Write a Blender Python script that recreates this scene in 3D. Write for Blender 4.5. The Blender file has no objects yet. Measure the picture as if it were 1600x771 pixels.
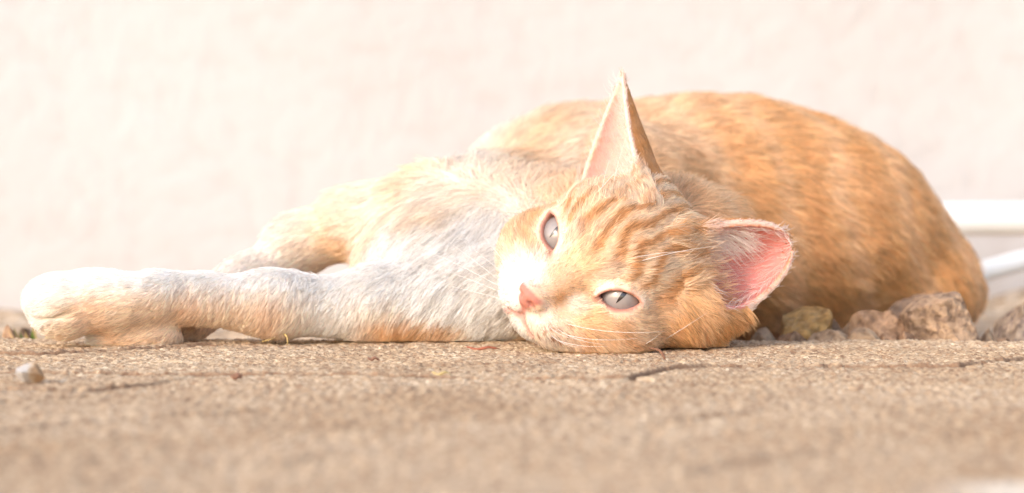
import bpy, math
import numpy as np
from mathutils import Vector, Matrix

rng = np.random.default_rng(7)
scene = bpy.context.scene
COL = scene.collection

# ------------------------------------------------------------------ camera
FPX, CAM_H = 3840.0, 0.096                    # focal length in photo pixels (1600 wide), lens height
PITCH = math.atan((385.5 - 243) / FPX)
cd = bpy.data.cameras.new('camera')
cam = bpy.data.objects.new('camera', cd); COL.objects.link(cam)
cam.location = (0, 0, CAM_H)
cam.rotation_euler = (math.pi/2 - PITCH, 0, 0)
cd.sensor_width = 36; cd.lens = 36*FPX/1600
cd.clip_start = 0.02; cd.clip_end = 400
cd.dof.use_dof = True
cd.dof.focus_distance = 1.18
cd.dof.aperture_fstop = 7.0
cd.dof.aperture_blades = 0
scene.camera = cam

# ------------------------------------------------------------------ sky, sun, exposure
SUN_DIR = Vector((-0.80, -0.95, 0.60)).normalized()     # towards the sun
w = bpy.data.worlds.new('World'); scene.world = w; w.use_nodes = True
nt = w.node_tree; bg = nt.nodes['Background']
sky = nt.nodes.new('ShaderNodeTexSky'); sky.sky_type = 'NISHITA'
sky.sun_disc = False
sky.sun_elevation = math.asin(SUN_DIR.z)
sky.sun_rotation = math.atan2(SUN_DIR.x, SUN_DIR.y)
sky.air_density = 1.0; sky.dust_density = 2.0; sky.ozone_density = 0.5
nt.links.new(sky.outputs[0], bg.inputs[0]); bg.inputs[1].default_value = 0.15
sd = bpy.data.lights.new('sun', 'SUN'); sd.energy = 0.5; sd.angle = math.radians(10); sd.color = (1, 0.965, 0.92)
sun = bpy.data.objects.new('sun', sd); COL.objects.link(sun)
sun.rotation_euler = SUN_DIR.to_track_quat('Z', 'Y').to_euler()
sun.location = (-2, -1, 3)
vs = scene.view_settings
vs.view_transform = 'Standard'; vs.look = 'None'; vs.gamma = 1; vs.use_curve_mapping = False
vs.exposure = 1.23
vs.use_white_balance = True; vs.white_balance_temperature = 6400; vs.white_balance_tint = 10      # set on the wall
scene.cycles.use_denoising = True
scene.cycles.max_bounces = 9; scene.cycles.transmission_bounces = 8; scene.cycles.transparent_max_bounces = 8
scene.render.hair_type = 'STRAND'

# ------------------------------------------------------------------ numpy helpers
def ray(u, v):
    c, s = math.cos(PITCH), math.sin(PITCH)
    X = (u-800)/FPX; Z = (385.5-v)/FPX
    return np.array([X, c + Z*s, -s + Z*c])
def at(u, v, y):                                # the point at distance y that the photo shows at (u, v)
    r = ray(u, v); r = r*(y/r[1]); return np.array([r[0], y, r[2]+CAM_H])
def on_ground(u, v, z=0.0):
    r = ray(u, v); r = r*((z-CAM_H)/r[2]); return np.array([r[0], r[1], z])

def _hash(ix, iy, iz, seed):
    h = (ix.astype(np.uint32)*np.uint32(374761393) + iy.astype(np.uint32)*np.uint32(668265263)
         + iz.astype(np.uint32)*np.uint32(2147483647) + np.uint32((seed*974634777 + 12345) & 0xffffffff))
    h = (h ^ (h >> np.uint32(13)))*np.uint32(1274126177)
    h = (h ^ (h >> np.uint32(16)))*np.uint32(2246822519)
    h = h ^ (h >> np.uint32(15))
    return h.astype(np.float64)/4294967295.0
def noise(P, scale, seed=0):                    # value noise, -1..1
    Q = np.asarray(P, float)*scale
    I = np.floor(Q).astype(np.int64); Fq = Q-I; Fq = Fq*Fq*(3-2*Fq)
    r = 0
    for dx in (0, 1):
        for dy in (0, 1):
            for dz in (0, 1):
                wgt = (Fq[..., 0] if dx else 1-Fq[..., 0])*(Fq[..., 1] if dy else 1-Fq[..., 1])*(Fq[..., 2] if dz else 1-Fq[..., 2])
                r = r + wgt*_hash(I[..., 0]+dx, I[..., 1]+dy, I[..., 2]+dz, seed)
    return r*2-1
def fbm(P, scale, octv=4, seed=0):
    s = 0; a = 1.0; t = 0
    for i in range(octv):
        s = s + a*noise(P, scale*2**i, seed+i*17); t += a; a *= 0.5
    return s/t
def sstep(a, b, x):
    t = np.clip((x-a)/(b-a), 0, 1); return t*t*(3-2*t)
def unit(v):
    return v/np.maximum(np.linalg.norm(v, axis=-1, keepdims=True), 1e-9)
def smin(a, b, k):
    h = np.maximum(k-np.abs(a-b), 0)/k
    return np.minimum(a, b) - h*h*k*0.25
def smax(a, b, k): return -smin(-a, -b, k)
def ell(P, c, r):
    q = P-np.asarray(c); r = np.asarray(r)
    k0 = np.linalg.norm(q/r, axis=-1); k1 = np.linalg.norm(q/(r*r), axis=-1)
    return k0*(k0-1)/np.maximum(k1, 1e-9)
def cone(P, a, b, ra, rb):                      # capsule with changing radius
    a = np.asarray(a, float); b = np.asarray(b, float); ab = b-a
    t = np.clip(((P-a)@ab)/(ab@ab), 0, 1)
    return np.linalg.norm(P-(a+t[..., None]*ab), axis=-1)-(ra+(rb-ra)*t)

def mesh_obj(name, V, Fc, mat=None, parent=None, smooth=True):
    me = bpy.data.meshes.new(name)
    V = np.asarray(V, np.float32); Fc = np.asarray(Fc)
    if len(V) > 2000:
        n = Fc.shape[1]
        me.vertices.add(len(V)); me.vertices.foreach_set('co', V.ravel())
        me.loops.add(Fc.size); me.loops.foreach_set('vertex_index', Fc.ravel().astype(np.int32))
        me.polygons.add(len(Fc)); me.polygons.foreach_set('loop_start', np.arange(0, Fc.size, n, dtype=np.int32))
        me.update(calc_edges=True); me.validate()
    else:
        me.from_pydata([tuple(map(float, v)) for v in V], [], [tuple(int(i) for i in f) for f in Fc]); me.update()
    if smooth: me.polygons.foreach_set('use_smooth', np.ones(len(me.polygons), bool))
    if mat: me.materials.append(mat)
    o = bpy.data.objects.new(name, me); COL.objects.link(o)
    if parent is not None: o.parent = parent
    return o
def tag(o, label=None, cat=None, group=None, kind=None):
    if label: o['label'] = label
    if cat: o['category'] = cat
    if group: o['group'] = group
    if kind: o['kind'] = kind
    return o
def grid_faces(nx, ny, off=0):
    i, j = np.meshgrid(np.arange(nx-1), np.arange(ny-1), indexing='ij')
    a = (i*ny+j).ravel()+off
    return np.stack([a, a+ny, a+ny+1, a+1], 1)

# ------------------------------------------------------------------ materials
def new_mat(name):
    m = bpy.data.materials.new(name); m.use_nodes = True
    return m, m.node_tree, m.node_tree.nodes['Principled BSDF']
def node(nt, t, **kw):
    n = nt.nodes.new(t)
    for k, v in kw.items(): setattr(n, k, v)
    return n
def ramp(nt, src, stops, interp='LINEAR'):
    r = node(nt, 'ShaderNodeValToRGB'); r.color_ramp.interpolation = interp
    e = r.color_ramp.elements
    while len(e) < len(stops): e.new(0.5)
    for el, (p, c) in zip(e, stops): el.position = p; el.color = (*c, 1)
    nt.links.new(src, r.inputs[0]); return r.outputs[0]
def tex(nt, kind, scale, coord='Object', **kw):
    tc = node(nt, 'ShaderNodeTexCoord')
    n = node(nt, {'noise': 'ShaderNodeTexNoise', 'vor': 'ShaderNodeTexVoronoi'}[kind])
    n.inputs['Scale'].default_value = scale
    for k, v in kw.items(): n.inputs[k].default_value = v
    nt.links.new(tc.outputs[coord], n.inputs['Vector']); return n
def mix(nt, fac, a, b, mode='MIX'):
    m = node(nt, 'ShaderNodeMix', data_type='RGBA', blend_type=mode)
    for sock, val in ((m.inputs[0], fac), (m.inputs[6], a), (m.inputs[7], b)):
        if isinstance(val, (int, float)): sock.default_value = val
        elif isinstance(val, tuple): sock.default_value = (*val, 1)
        else: nt.links.new(val, sock)
    return m.outputs[2]
def bump(nt, b, height, strength, dist):
    n = node(nt, 'ShaderNodeBump'); n.inputs['Strength'].default_value = strength; n.inputs['Distance'].default_value = dist
    nt.links.new(height, n.inputs['Height']); nt.links.new(n.outputs[0], b.inputs['Normal'])

# sandstone-like concrete paving
m_pave, nt, b = new_mat('paving_stone')
g = tex(nt, 'vor', 560.0)
grains = ramp(nt, g.outputs['Color'], [(0, (.23, .125, .075)), (.2, (.42, .270, .165)), (.4, (.545, .39, .250)), (.7, (.645, .485, .325)), (1, (.84, .70, .51))])
big = tex(nt, 'noise', 9.0, Detail=5.0)
tone = ramp(nt, big.outputs['Fac'], [(.3, (.82, .76, .70)), (.6, (1, 1, 1)), (.8, (1.0, .97, .92))])
spk = tex(nt, 'vor', 200.0)
dark = ramp(nt, spk.outputs['Distance'], [(0, (.25, .16, .13)), (.14, (.6, .5, .42)), (.24, (1, 1, 1))])
att = node(nt, 'ShaderNodeAttribute', attribute_name='dark_tone')
c = mix(nt, 1.0, grains, tone, 'MULTIPLY'); c = mix(nt, .45, c, dark, 'MULTIPLY'); c = mix(nt, att.outputs['Fac'], c, (.24, .14, .085))
att2 = node(nt, 'ShaderNodeAttribute', attribute_name='pale')
c = mix(nt, att2.outputs['Fac'], c, (.78, .68, .55))
nt.links.new(c, b.inputs['Base Color']); b.inputs['Roughness'].default_value = .93; b.inputs['Specular IOR Level'].default_value = .25
gn = tex(nt, 'noise', 900.0, Detail=3.0); bump(nt, b, gn.outputs['Fac'], .6, .001)

m_wall, nt, b = new_mat('plaster')
n1 = tex(nt, 'noise', 3.5, Detail=6.0); n2 = tex(nt, 'noise', 38.0, Detail=6.0)
c = ramp(nt, n1.outputs['Fac'], [(.3, (.495, .468, .462)), (.7, (.525, .503, .503))])
c2 = ramp(nt, n2.outputs['Fac'], [(.36, (.86, .82, .80)), (.5, (1, 1, 1))])
nt.links.new(mix(nt, .3, c, c2, 'MULTIPLY'), b.inputs['Base Color']); b.inputs['Roughness'].default_value = .9
bump(nt, b, n2.outputs['Fac'], .6, .004)

m_earth, nt, b = new_mat('gravel_earth')
n1 = tex(nt, 'vor', 90.0)
c = ramp(nt, n1.outputs['Color'], [(0, (.30, .20, .12)), (.5, (.52, .39, .27)), (1, (.70, .58, .44))])
nt.links.new(c, b.inputs['Base Color']); b.inputs['Roughness'].default_value = .95
bump(nt, b, n1.outputs['Distance'], .8, .006)

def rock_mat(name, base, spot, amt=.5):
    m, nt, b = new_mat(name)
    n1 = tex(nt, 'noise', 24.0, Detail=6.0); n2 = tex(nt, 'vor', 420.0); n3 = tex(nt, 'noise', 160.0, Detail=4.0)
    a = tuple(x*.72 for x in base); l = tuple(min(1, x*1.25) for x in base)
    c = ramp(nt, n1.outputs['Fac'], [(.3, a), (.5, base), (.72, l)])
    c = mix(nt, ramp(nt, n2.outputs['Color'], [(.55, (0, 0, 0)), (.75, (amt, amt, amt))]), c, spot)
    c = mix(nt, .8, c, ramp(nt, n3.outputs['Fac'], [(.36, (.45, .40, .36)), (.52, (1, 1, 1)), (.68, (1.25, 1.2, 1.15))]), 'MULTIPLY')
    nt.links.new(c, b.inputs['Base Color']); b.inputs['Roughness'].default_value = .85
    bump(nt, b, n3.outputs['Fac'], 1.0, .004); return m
m_granite = rock_mat('granite', (.44, .295, .19), (.17, .105, .075), .6)
m_brownrock = rock_mat('brown_rock', (.42, .255, .15), (.19, .11, .07))
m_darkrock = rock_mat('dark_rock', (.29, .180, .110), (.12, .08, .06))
m_greyrock = rock_mat('grey_rock', (.40, .295, .21), (.16, .11, .10), .7)
m_yellowrock = rock_mat('ochre_rock', (.52, .30, .10), (.42, .27, .13), .5)
m_palerock = rock_mat('pale_rock', (.52, .35, .215), (.36, .23, .15), .4)

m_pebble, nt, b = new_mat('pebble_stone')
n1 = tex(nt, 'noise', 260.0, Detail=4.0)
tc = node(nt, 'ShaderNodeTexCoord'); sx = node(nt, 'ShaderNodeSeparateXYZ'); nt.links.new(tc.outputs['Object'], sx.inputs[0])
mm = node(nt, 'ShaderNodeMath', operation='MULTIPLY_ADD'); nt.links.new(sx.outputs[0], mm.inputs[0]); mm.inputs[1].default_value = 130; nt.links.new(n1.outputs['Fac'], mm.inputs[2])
c = ramp(nt, mm.outputs[0], [(.35, (.46, .43, .41)), (.55, (.44, .35, .26)), (.85, (.32, .20, .11))])  # lit left side and shaded right side put into the pebble's colour
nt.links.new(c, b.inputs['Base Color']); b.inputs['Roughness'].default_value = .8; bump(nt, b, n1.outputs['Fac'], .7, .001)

m_pipe, nt, b = new_mat('white_plastic')
n1 = tex(nt, 'noise', 20.0, Detail=3.0)
nt.links.new(ramp(nt, n1.outputs['Fac'], [(.3, (.76, .75, .72)), (.7, (.82, .81, .79))]), b.inputs['Base Color']); b.inputs['Roughness'].default_value = .35

def plain(name, col, rough=.8, vary=.25, scale=300):
    m, nt, b = new_mat(name)
    n1 = tex(nt, 'noise', scale, Detail=3.0)
    nt.links.new(ramp(nt, n1.outputs['Fac'], [(.3, tuple(x*(1-vary) for x in col)), (.7, tuple(min(1, x*(1+vary)) for x in col))]), b.inputs['Base Color'])
    b.inputs['Roughness'].default_value = rough; return m
m_twig = plain('dry_twig', (.20, .09, .05)); m_straw = plain('dry_straw', (.46, .33, .13)); m_leaf = plain('leaf_green', (.13, .20, .04))
m_petal = plain('dry_petal', (.50, .38, .17)); m_seed = plain('seed', (.22, .11, .07)); m_redleaf = plain('red_leaf', (.36, .12, .07))

# the cat
m_skin, nt, b = new_mat('cat_skin')
a = node(nt, 'ShaderNodeAttribute', attribute_name='coat')
n1 = tex(nt, 'noise', 900.0, Detail=2.0)
nt.links.new(mix(nt, .25, a.outputs['Color'], ramp(nt, n1.outputs['Fac'], [(.35, (.7, .66, .64)), (.6, (1, 1, 1))]), 'MULTIPLY'), b.inputs['Base Color'])
b.inputs['Roughness'].default_value = .55; b.inputs['Specular IOR Level'].default_value = .3
b.inputs['Subsurface Weight'].default_value = .35; b.inputs['Subsurface Radius'].default_value = (1, .35, .2); b.inputs['Subsurface Scale'].default_value = .004
bump(nt, b, n1.outputs['Fac'], .25, .0006)

m_fur = bpy.data.materials.new('cat_fur'); m_fur.use_nodes = True; nt = m_fur.node_tree; nt.nodes.clear()
out = node(nt, 'ShaderNodeOutputMaterial'); hb = node(nt, 'ShaderNodeBsdfHairPrincipled'); hb.model = 'CHIANG'; hb.parametrization = 'COLOR'
a = node(nt, 'ShaderNodeAttribute', attribute_name='strand_color')
nt.links.new(a.outputs['Color'], hb.inputs['Color'])
hb.inputs['Roughness'].default_value = .42; hb.inputs['Radial Roughness'].default_value = .55; hb.inputs['Coat'].default_value = 0.0
hb.inputs['Random Roughness'].default_value = .2; hb.inputs['IOR'].default_value = 1.45
df = node(nt, 'ShaderNodeBsdfDiffuse'); df.inputs['Roughness'].default_value = .3
nt.links.new(a.outputs['Color'], df.inputs['Color'])
ms = node(nt, 'ShaderNodeMixShader'); ms.inputs[0].default_value = .55
nt.links.new(hb.outputs[0], ms.inputs[1]); nt.links.new(df.outputs[0], ms.inputs[2]); nt.links.new(ms.outputs[0], out.inputs['Surface'])

m_eye, nt, b = new_mat('cat_iris')
a = node(nt, 'ShaderNodeAttribute', attribute_name='iris')
nt.links.new(a.outputs['Color'], b.inputs['Base Color']); b.inputs['Roughness'].default_value = .35
b.inputs['Coat Weight'].default_value = 1; b.inputs['Coat Roughness'].default_value = .01; b.inputs['Coat IOR'].default_value = 1.5
m_pupil = plain('cat_pupil', (.02, .01, .01), .3, .2, 500)
nb = m_pupil.node_tree.nodes['Principled BSDF']; nb.inputs['Coat Weight'].default_value = 1; nb.inputs['Coat Roughness'].default_value = .02
m_whisker = plain('whisker_hair', (.85, .80, .76), .4, .05)

# ------------------------------------------------------------------ the setting
# pavement: one riven concrete sheet, its far edge a real step down to the gravel
def edge_y(x): return 1.283 - 0.055*x + 0.004*np.sin(x*9) + .0025*np.sin(x*41+1)
xs = np.unique(np.concatenate([np.arange(-2.5, -.36, .03), np.arange(-.36, -.30, .0025), np.arange(-.30, .30, .0009), np.arange(.30, .36, .0025), np.arange(.36, 2.5, .03)]))
ts = np.concatenate([np.linspace(-1.3, -.9, 14)[:-1], np.arange(-.9, -.28, .0035), np.arange(-.28, -.16, .0016), np.arange(-.16, .0005, .0008)])
X, Tt = np.meshgrid(xs, ts, indexing='ij')
Y = edge_y(X)+Tt
cracks = [   # riven ridges and splits in the paving, traced as ground lines: points, depth, width
    ([(-60, 553), (60, 556), (150, 551), (250, 546), (330, 541)], 1.0, 1.0),
    ([(-60, 582), (120, 583), (240, 586), (420, 587), (560, 588), (800, 592), (985, 597)], 1.0, .8),
    ([(-80, 606), (60, 609), (135, 612), (200, 605), (250, 597)], 1.0, .9),
    ([(-80, 628), (40, 626), (130, 618)], .7, .8),
    ([(985, 597), (1040, 580), (1110, 573), (1300, 573), (1500, 575), (1560, 567), (1680, 556)], 1.0, .75),
    ([(600, 574), (760, 570), (900, 567), (1000, 566)], .6, .7),
    ([(950, 612), (1100, 604), (1190, 598)], .5, .8),
    ([(0, 674), (120, 662), (260, 651), (420, 640)], .7, 1.3),
    ([(1060, 655), (1130, 648), (1200, 640)], .8, 1.2),
    ([(1080, 740), (1160, 722), (1240, 709), (1300, 700)], .55, 1.6),
    ([(300, 735), (420, 724), (500, 712)], .5, 1.6),
    ([(620, 655), (700, 652), (820, 660)], .5, 1.4),
]
H = .0012*fbm(np.stack([X, Y*1.0, 0*X], -1), 14, 4, 3) + .0009*noise(np.stack([X, Y, 0*X], -1), 430, 5)*(.6+.4*noise(np.stack([X, Y, 0*X], -1), 60, 6)) + .0007*noise(np.stack([X, Y, 0*X+3], -1), 640, 9)
dark_tone = np.zeros_like(H)
wob = .0028*fbm(np.stack([X, Y, 0*X+9], -1), 70, 3, 21)
for pts, dep, wid in cracks:
    G = np.array([on_ground(*p)[:2] for p in pts])
    lo, hi = G.min(0)-.03, G.max(0)+.03
    sel = (X > lo[0]) & (X < hi[0]) & (Y > lo[1]) & (Y < hi[1])
    if not sel.any(): continue
    px, py = X[sel], Y[sel]+wob[sel]
    best = np.full(px.shape, 9.0); side = np.zeros(px.shape)
    for (ax, ay), (bx, by) in zip(G[:-1], G[1:]):
        ab = np.array([bx-ax, by-ay]); t = np.clip(((px-ax)*ab[0]+(py-ay)*ab[1])/(ab@ab), 0, 1)
        d = np.hypot(px-ax-t*ab[0], py-ay-t*ab[1]); cr = (px-ax)*ab[1]-(py-ay)*ab[0]
        m = d < best; best[m] = d[m]; side[m] = np.sign(cr[m])
    gap = .55+.45*noise(np.stack([px, py, 0*px+4], -1), 55, 33)
    gw = .0017*wid; on = dep*np.clip(gap+.30, 0, 1); far = side < 0
    H[sel] -= .0035*on*np.exp(-(best/gw)**2)*(~far)
    H[sel] += .0015*on*far*sstep(0, .0016, best)*np.exp(-best/.016)      # far lip stands proud and shows its broken face
    dark_tone[sel] = np.maximum(dark_tone[sel], .9*np.clip(on, 0, 1)*sstep(.0026*max(1, wid*.8), .0010, best))  # darker colour along the cracks
dark_tone = np.maximum(dark_tone, .35*sstep(.25, .6, noise(np.stack([X, Y, 0*X+7], -1), 240, 41)))
H -= .006*np.exp(-np.abs(Tt)/.0022)                                              # worn far arris
pc = on_ground(1640, 775)[:2]
pale = sstep(.055, .012, np.hypot((X-pc[0]), (Y-pc[1])*1.3)+.012*noise(np.stack([X, Y, 0*X], -1), 40, 8))
V = np.stack([X, Y, H], -1).reshape(-1, 3)
nx, ny = X.shape
Fc = grid_faces(nx, ny)
low = V[np.arange(nx)*ny+ny-1].copy(); low[:, 2] = -.09; low[:, 1] += .002
Ff = np.stack([np.arange(nx-1)*ny+ny-1, (np.arange(nx-1)+1)*ny+ny-1, len(V)+np.arange(nx-1)+1, len(V)+np.arange(nx-1)], 1)
pav = mesh_obj('pavement', np.vstack([V, low]), np.vstack([Fc, Ff]), m_pave)
for nm, arr in (('dark_tone', dark_tone), ('pale', pale)):
    at_ = pav.data.attributes.new(nm, 'FLOAT', 'POINT'); at_.data.foreach_set('value', np.concatenate([arr.ravel(), np.zeros(nx)]).astype(np.float32))
tag(pav, 'tan riven concrete paving the cat lies on', None, None, 'structure')

gx = np.concatenate([np.linspace(-60, -1.2, 12)[:-1], np.arange(-1.2, 1.2, .012), np.linspace(1.2, 60, 12)])
gy = np.concatenate([np.linspace(-60, .2, 10)[:-1], np.linspace(.2, 1.25, 12)[:-1], np.arange(1.25, 1.98, .01), np.linspace(2.0, 60, 10)])
X, Y = np.meshgrid(gx, gy, indexing='ij')
Z = -.026 + .010*fbm(np.stack([X, Y, 0*X], -1), 22, 3, 60) + .02*sstep(.2, .5, X)*sstep(1.35, 1.6, Y) - .10*(Y < 1.24)
gnd = mesh_obj('ground', np.stack([X, Y, Z], -1).reshape(-1, 3), grid_faces(*X.shape), m_earth)
tag(gnd, 'gravelly earth strip between paving and wall', None, None, 'structure')

wx = np.arange(-4, 4.01, .05); wz = np.arange(-.12, 2.61, .05)
X, Zw = np.meshgrid(wx, wz, indexing='ij')
Yw = 1.92 + .006*fbm(np.stack([X, Zw, 0*X], -1), 6, 3, 70)
Vf = np.stack([X, Yw, Zw], -1).reshape(-1, 3)
wall = mesh_obj('plaster_wall', Vf, grid_faces(*X.shape), m_wall)
nxw, nyw = X.shape
# give the wall its thickness
bk = Vf.copy(); bk[:, 1] = 2.14
ring = np.concatenate([np.arange(nxw)*nyw+nyw-1])
F2 = grid_faces(nxw, nyw, len(Vf))[:, ::-1]
F3 = np.stack([ring[:-1], ring[:-1]+len(Vf), ring[1:]+len(Vf), ring[1:]], 1)
me = bpy.data.meshes.new('plaster_wall')
me.from_pydata(np.vstack([Vf, bk]).tolist(), [], np.vstack([grid_faces(nxw, nyw), F2, F3]).tolist()); me.update()
me.polygons.foreach_set('use_smooth', np.ones(len(me.polygons), bool)); me.materials.append(m_wall)
wall.data = me
tag(wall, 'pale pinkish plaster wall behind the lying cat', 'wall')

# ------------------------------------------------------------------ pipes, rocks, litter
def tube(name, pts, rad, mat, parent=None, n=12, caps=True):
    pts = np.asarray(pts, float); rad = np.broadcast_to(np.asarray(rad, float), (len(pts),))
    T = unit(np.gradient(pts, axis=0)); ref = np.array([0, 0, 1.0]) if abs(T[0, 2]) < .8 else np.array([1.0, 0, 0])
    V = []
    for p, t, r in zip(pts, T, rad):
        a_ = unit(np.cross(t, ref)); b_ = np.cross(a_, t)
        for k in range(n):
            th = 2*math.pi*k/n; V.append(p+r*(math.cos(th)*a_+math.sin(th)*b_))
    F = [(i*n+k, i*n+(k+1) % n, (i+1)*n+(k+1) % n, (i+1)*n+k) for i in range(len(pts)-1) for k in range(n)]
    me = bpy.data.meshes.new(name)
    if caps: F += [tuple(range(n))[::-1], tuple((len(pts)-1)*n+k for k in range(n))]
    me.from_pydata([tuple(v) for v in V], [], F); me.update()
    me.polygons.foreach_set('use_smooth', np.ones(len(me.polygons), bool)); me.materials.append(mat)
    o = bpy.data.objects.new(name, me); COL.objects.link(o)
    if parent is not None: o.parent = parent
    return o
p0 = at(1400, 343, 1.80); p1 = at(1700, 341, 1.80)
q = [p0+(p1-p0)*t for t in np.linspace(-.1, 2.6, 8)]
pp = bpy.data.objects.new('drain_pipe', None); COL.objects.link(pp); pp.location = (p0[0]+.2, 1.80, -.03)
def relative(o, root): o.parent = root; o.matrix_parent_inverse = Matrix.Translation(-root.location)
relative(tube('pipe_run', q, .0125, m_pipe, n=24), pp)
for t in (.35, 1.5):
    c0 = p0+(p1-p0)*t+np.array([.1, 0, 0])
    relative(tube('pipe_collar', [c0-[.02, 0, 0], c0+[.02, 0, 0]], .015, m_pipe, n=24), pp)
    relative(tube('pipe_support', [c0+[0, .0, -.015], c0+[0, .0, -.09]], .006, m_pipe, n=10), pp)
tag(pp, 'white plastic pipe running level in front of the wall, the upper one', 'pipe')
hp = [at(1440, 452, 1.68), at(1500, 436, 1.685), at(1545, 422, 1.69), at(1600, 407, 1.70), at(1680, 392, 1.73), at(1800, 383, 1.76)]
tt = np.linspace(0, len(hp)-1, 30); hp = np.array(hp)
hpp = np.stack([np.interp(tt, np.arange(len(hp)), hp[:, k]) for k in range(3)], 1)
tag(tube('hose', hpp, .0075, m_pipe, n=16), 'white hose sloping down toward the stones below the level pipe', 'hose')

def rock(name, u0, u1, v0, v1, y, dep, mat, seed, label, group='stones heaped behind the paving edge', flat=.0, yaw=0.0, bottom=None):
    import bmesh
    a_ = at(u0, v0, y); b_ = at(u1, v1, y)
    cx = (a_[0]+b_[0])/2; top = a_[2]; bot = b_[2] if bottom is None else bottom
    wdt = (b_[0]-a_[0])/2*1.26; hgt = (top-bot)/2*1.05
    bm = bmesh.new(); bmesh.ops.create_icosphere(bm, subdivisions=4, radius=1)
    P = np.array([v.co[:] for v in bm.verts]); r = np.random.default_rng(seed)
    N = unit(r.normal(size=(13, 3))*[1, 1, .8]); D = r.uniform(.36, .72, 13)
    for n_, d_ in zip(N, D):                      # broken facets
        e = P@n_-d_; P = P-np.where(e > 0, e*.985, 0)[:, None]*n_
    P = P/np.abs(P).max(0)
    P = P*(1+.05*fbm(P+seed, 1.7, 4, seed)[:, None]+.035*noise(P+seed, 6, seed+3)[:, None]+.02*noise(P+seed, 13, seed+4)[:, None])
    P = P*np.array([wdt, dep, hgt]); cy, sy = math.cos(yaw), math.sin(yaw)
    for v, p in zip(bm.verts, P): v.co = (p[0], p[1], p[2])
    me = bpy.data.meshes.new(name); bm.to_mesh(me); bm.free(); me.materials.append(mat)
    o = bpy.data.objects.new(name, me); COL.objects.link(o); o.location = (cx, y, (top+bot)/2)
    return tag(o, label, 'stone', group)
B = -.030
rock('stone', 1212, 1290, 483, 545, 1.318, .018, m_yellowrock, 43, 'ochre yellow stone between the cat and the paving edge', bottom=B)
rock('stone', 1200, 1270, 512, 545, 1.294, .012, m_brownrock, 4, 'low brown stone in front of the ochre stone', bottom=B)
rock('stone', 1262, 1330, 519, 545, 1.296, .011, m_palerock, 5, 'small flat tan stone right of the ochre stone', bottom=B)
rock('stone', 1312, 1414, 474, 550, 1.335, .024, m_brownrock, 6, 'rounded brown stone against the cat\'s flank', bottom=B)
rock('stone', 1316, 1376, 514, 545, 1.293, .012, m_palerock, 7, 'low pale stone at the foot of the rounded brown stone', bottom=B)
rock('stone', 1366, 1414, 512, 545, 1.297, .012, m_brownrock, 8, 'small pinkish brown stone beside the low pale stone', bottom=B)
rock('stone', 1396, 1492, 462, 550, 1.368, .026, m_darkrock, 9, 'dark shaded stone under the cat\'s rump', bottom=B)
rock('stone', 1428, 1548, 461, 555, 1.312, .026, m_granite, 12, 'large speckled granite stone, tallest of the heap', bottom=B)
rock('stone', 1478, 1526, 524, 545, 1.288, .006, m_palerock, 11, 'thin pale chip at the foot of the granite stone', bottom=B)
rock('stone', 1530, 1660, 462, 555, 1.355, .035, m_greyrock, 14, 'grey stone at the right edge of the photo', bottom=B)
rock('stone', 1575, 1680, 464, 540, 1.45, .03, m_darkrock, 15, 'dark stone behind the grey stone at the right edge', bottom=B)
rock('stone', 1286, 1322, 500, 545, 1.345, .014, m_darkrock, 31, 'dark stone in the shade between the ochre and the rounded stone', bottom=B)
rock('stone', 1408, 1440, 508, 545, 1.300, .010, m_brownrock, 33, 'small brown stone left of the granite stone', bottom=B)
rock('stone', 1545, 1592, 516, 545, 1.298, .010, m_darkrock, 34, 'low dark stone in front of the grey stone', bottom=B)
rock('stone', 1296, 1352, 496, 545, 1.352, .016, m_palerock, 51, 'pale stone in the shade behind the rounded brown stone', bottom=B)
rock('stone', 1376, 1432, 486, 545, 1.345, .016, m_brownrock, 52, 'tan stone wedged between the rounded stone and the dark stone', bottom=B)
rock('stone', 1180, 1228, 512, 545, 1.325, .014, m_palerock, 53, 'pale tan stone half hidden beside the cat\'s neck', bottom=B)
rock('stone', 1520, 1560, 500, 545, 1.335, .014, m_palerock, 54, 'pale stone between the granite stone and the grey stone', bottom=B)
rock('stone', -70, 6, 505, 545, 1.40, .02, m_greyrock, 16, 'grey stone at the left edge of the photo', 'stones by the left paw', bottom=B)
rock('stone', 4, 36, 508, 545, 1.37, .011, m_brownrock, 17, 'small brown stone at the left beyond the white paw', 'stones by the left paw', bottom=B)
rock('stone', 30, 52, 494, 540, 1.43, .010, m_darkrock, 18, 'narrow dark stone just left of the white paw', 'stones by the left paw', bottom=B)
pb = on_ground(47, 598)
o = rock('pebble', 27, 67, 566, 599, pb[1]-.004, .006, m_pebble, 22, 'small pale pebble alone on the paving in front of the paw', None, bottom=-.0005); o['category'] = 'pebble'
# plant tuft beyond the paw
pl = bpy.data.objects.new('weed', None); COL.objects.link(pl); c0 = at(55, 527, 1.36); pl.location = (c0[0], 1.36, -.03)
for k in range(16):
    th = k*2.4; r_ = .003+.006*((k*37) % 10)/10; hgt = .026+.008*((k*53) % 10)/10
    base = np.array([c0[0]+.004*math.cos(th), 1.36+.004*math.sin(th), -.03]); tip = base+np.array([math.cos(th)*r_*2.2, math.sin(th)*r_*2.2, hgt])
    sdv = np.array([-math.sin(th), math.cos(th), 0])*.0022; midp = base*.4+tip*.6+np.array([0, 0, .003])
    mo = mesh_obj('leaf', [base-sdv*.4, base+sdv*.4, midp+sdv, tip, midp-sdv, midp+np.array([0, 0, .0012])], [(0, 1, 5), (1, 2, 5), (2, 3, 5), (3, 4, 5), (4, 0, 5)], m_leaf if k % 3 else m_straw)
    relative(mo, pl)
tag(pl, 'small green weed growing behind the paw at left', 'weed')

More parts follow.
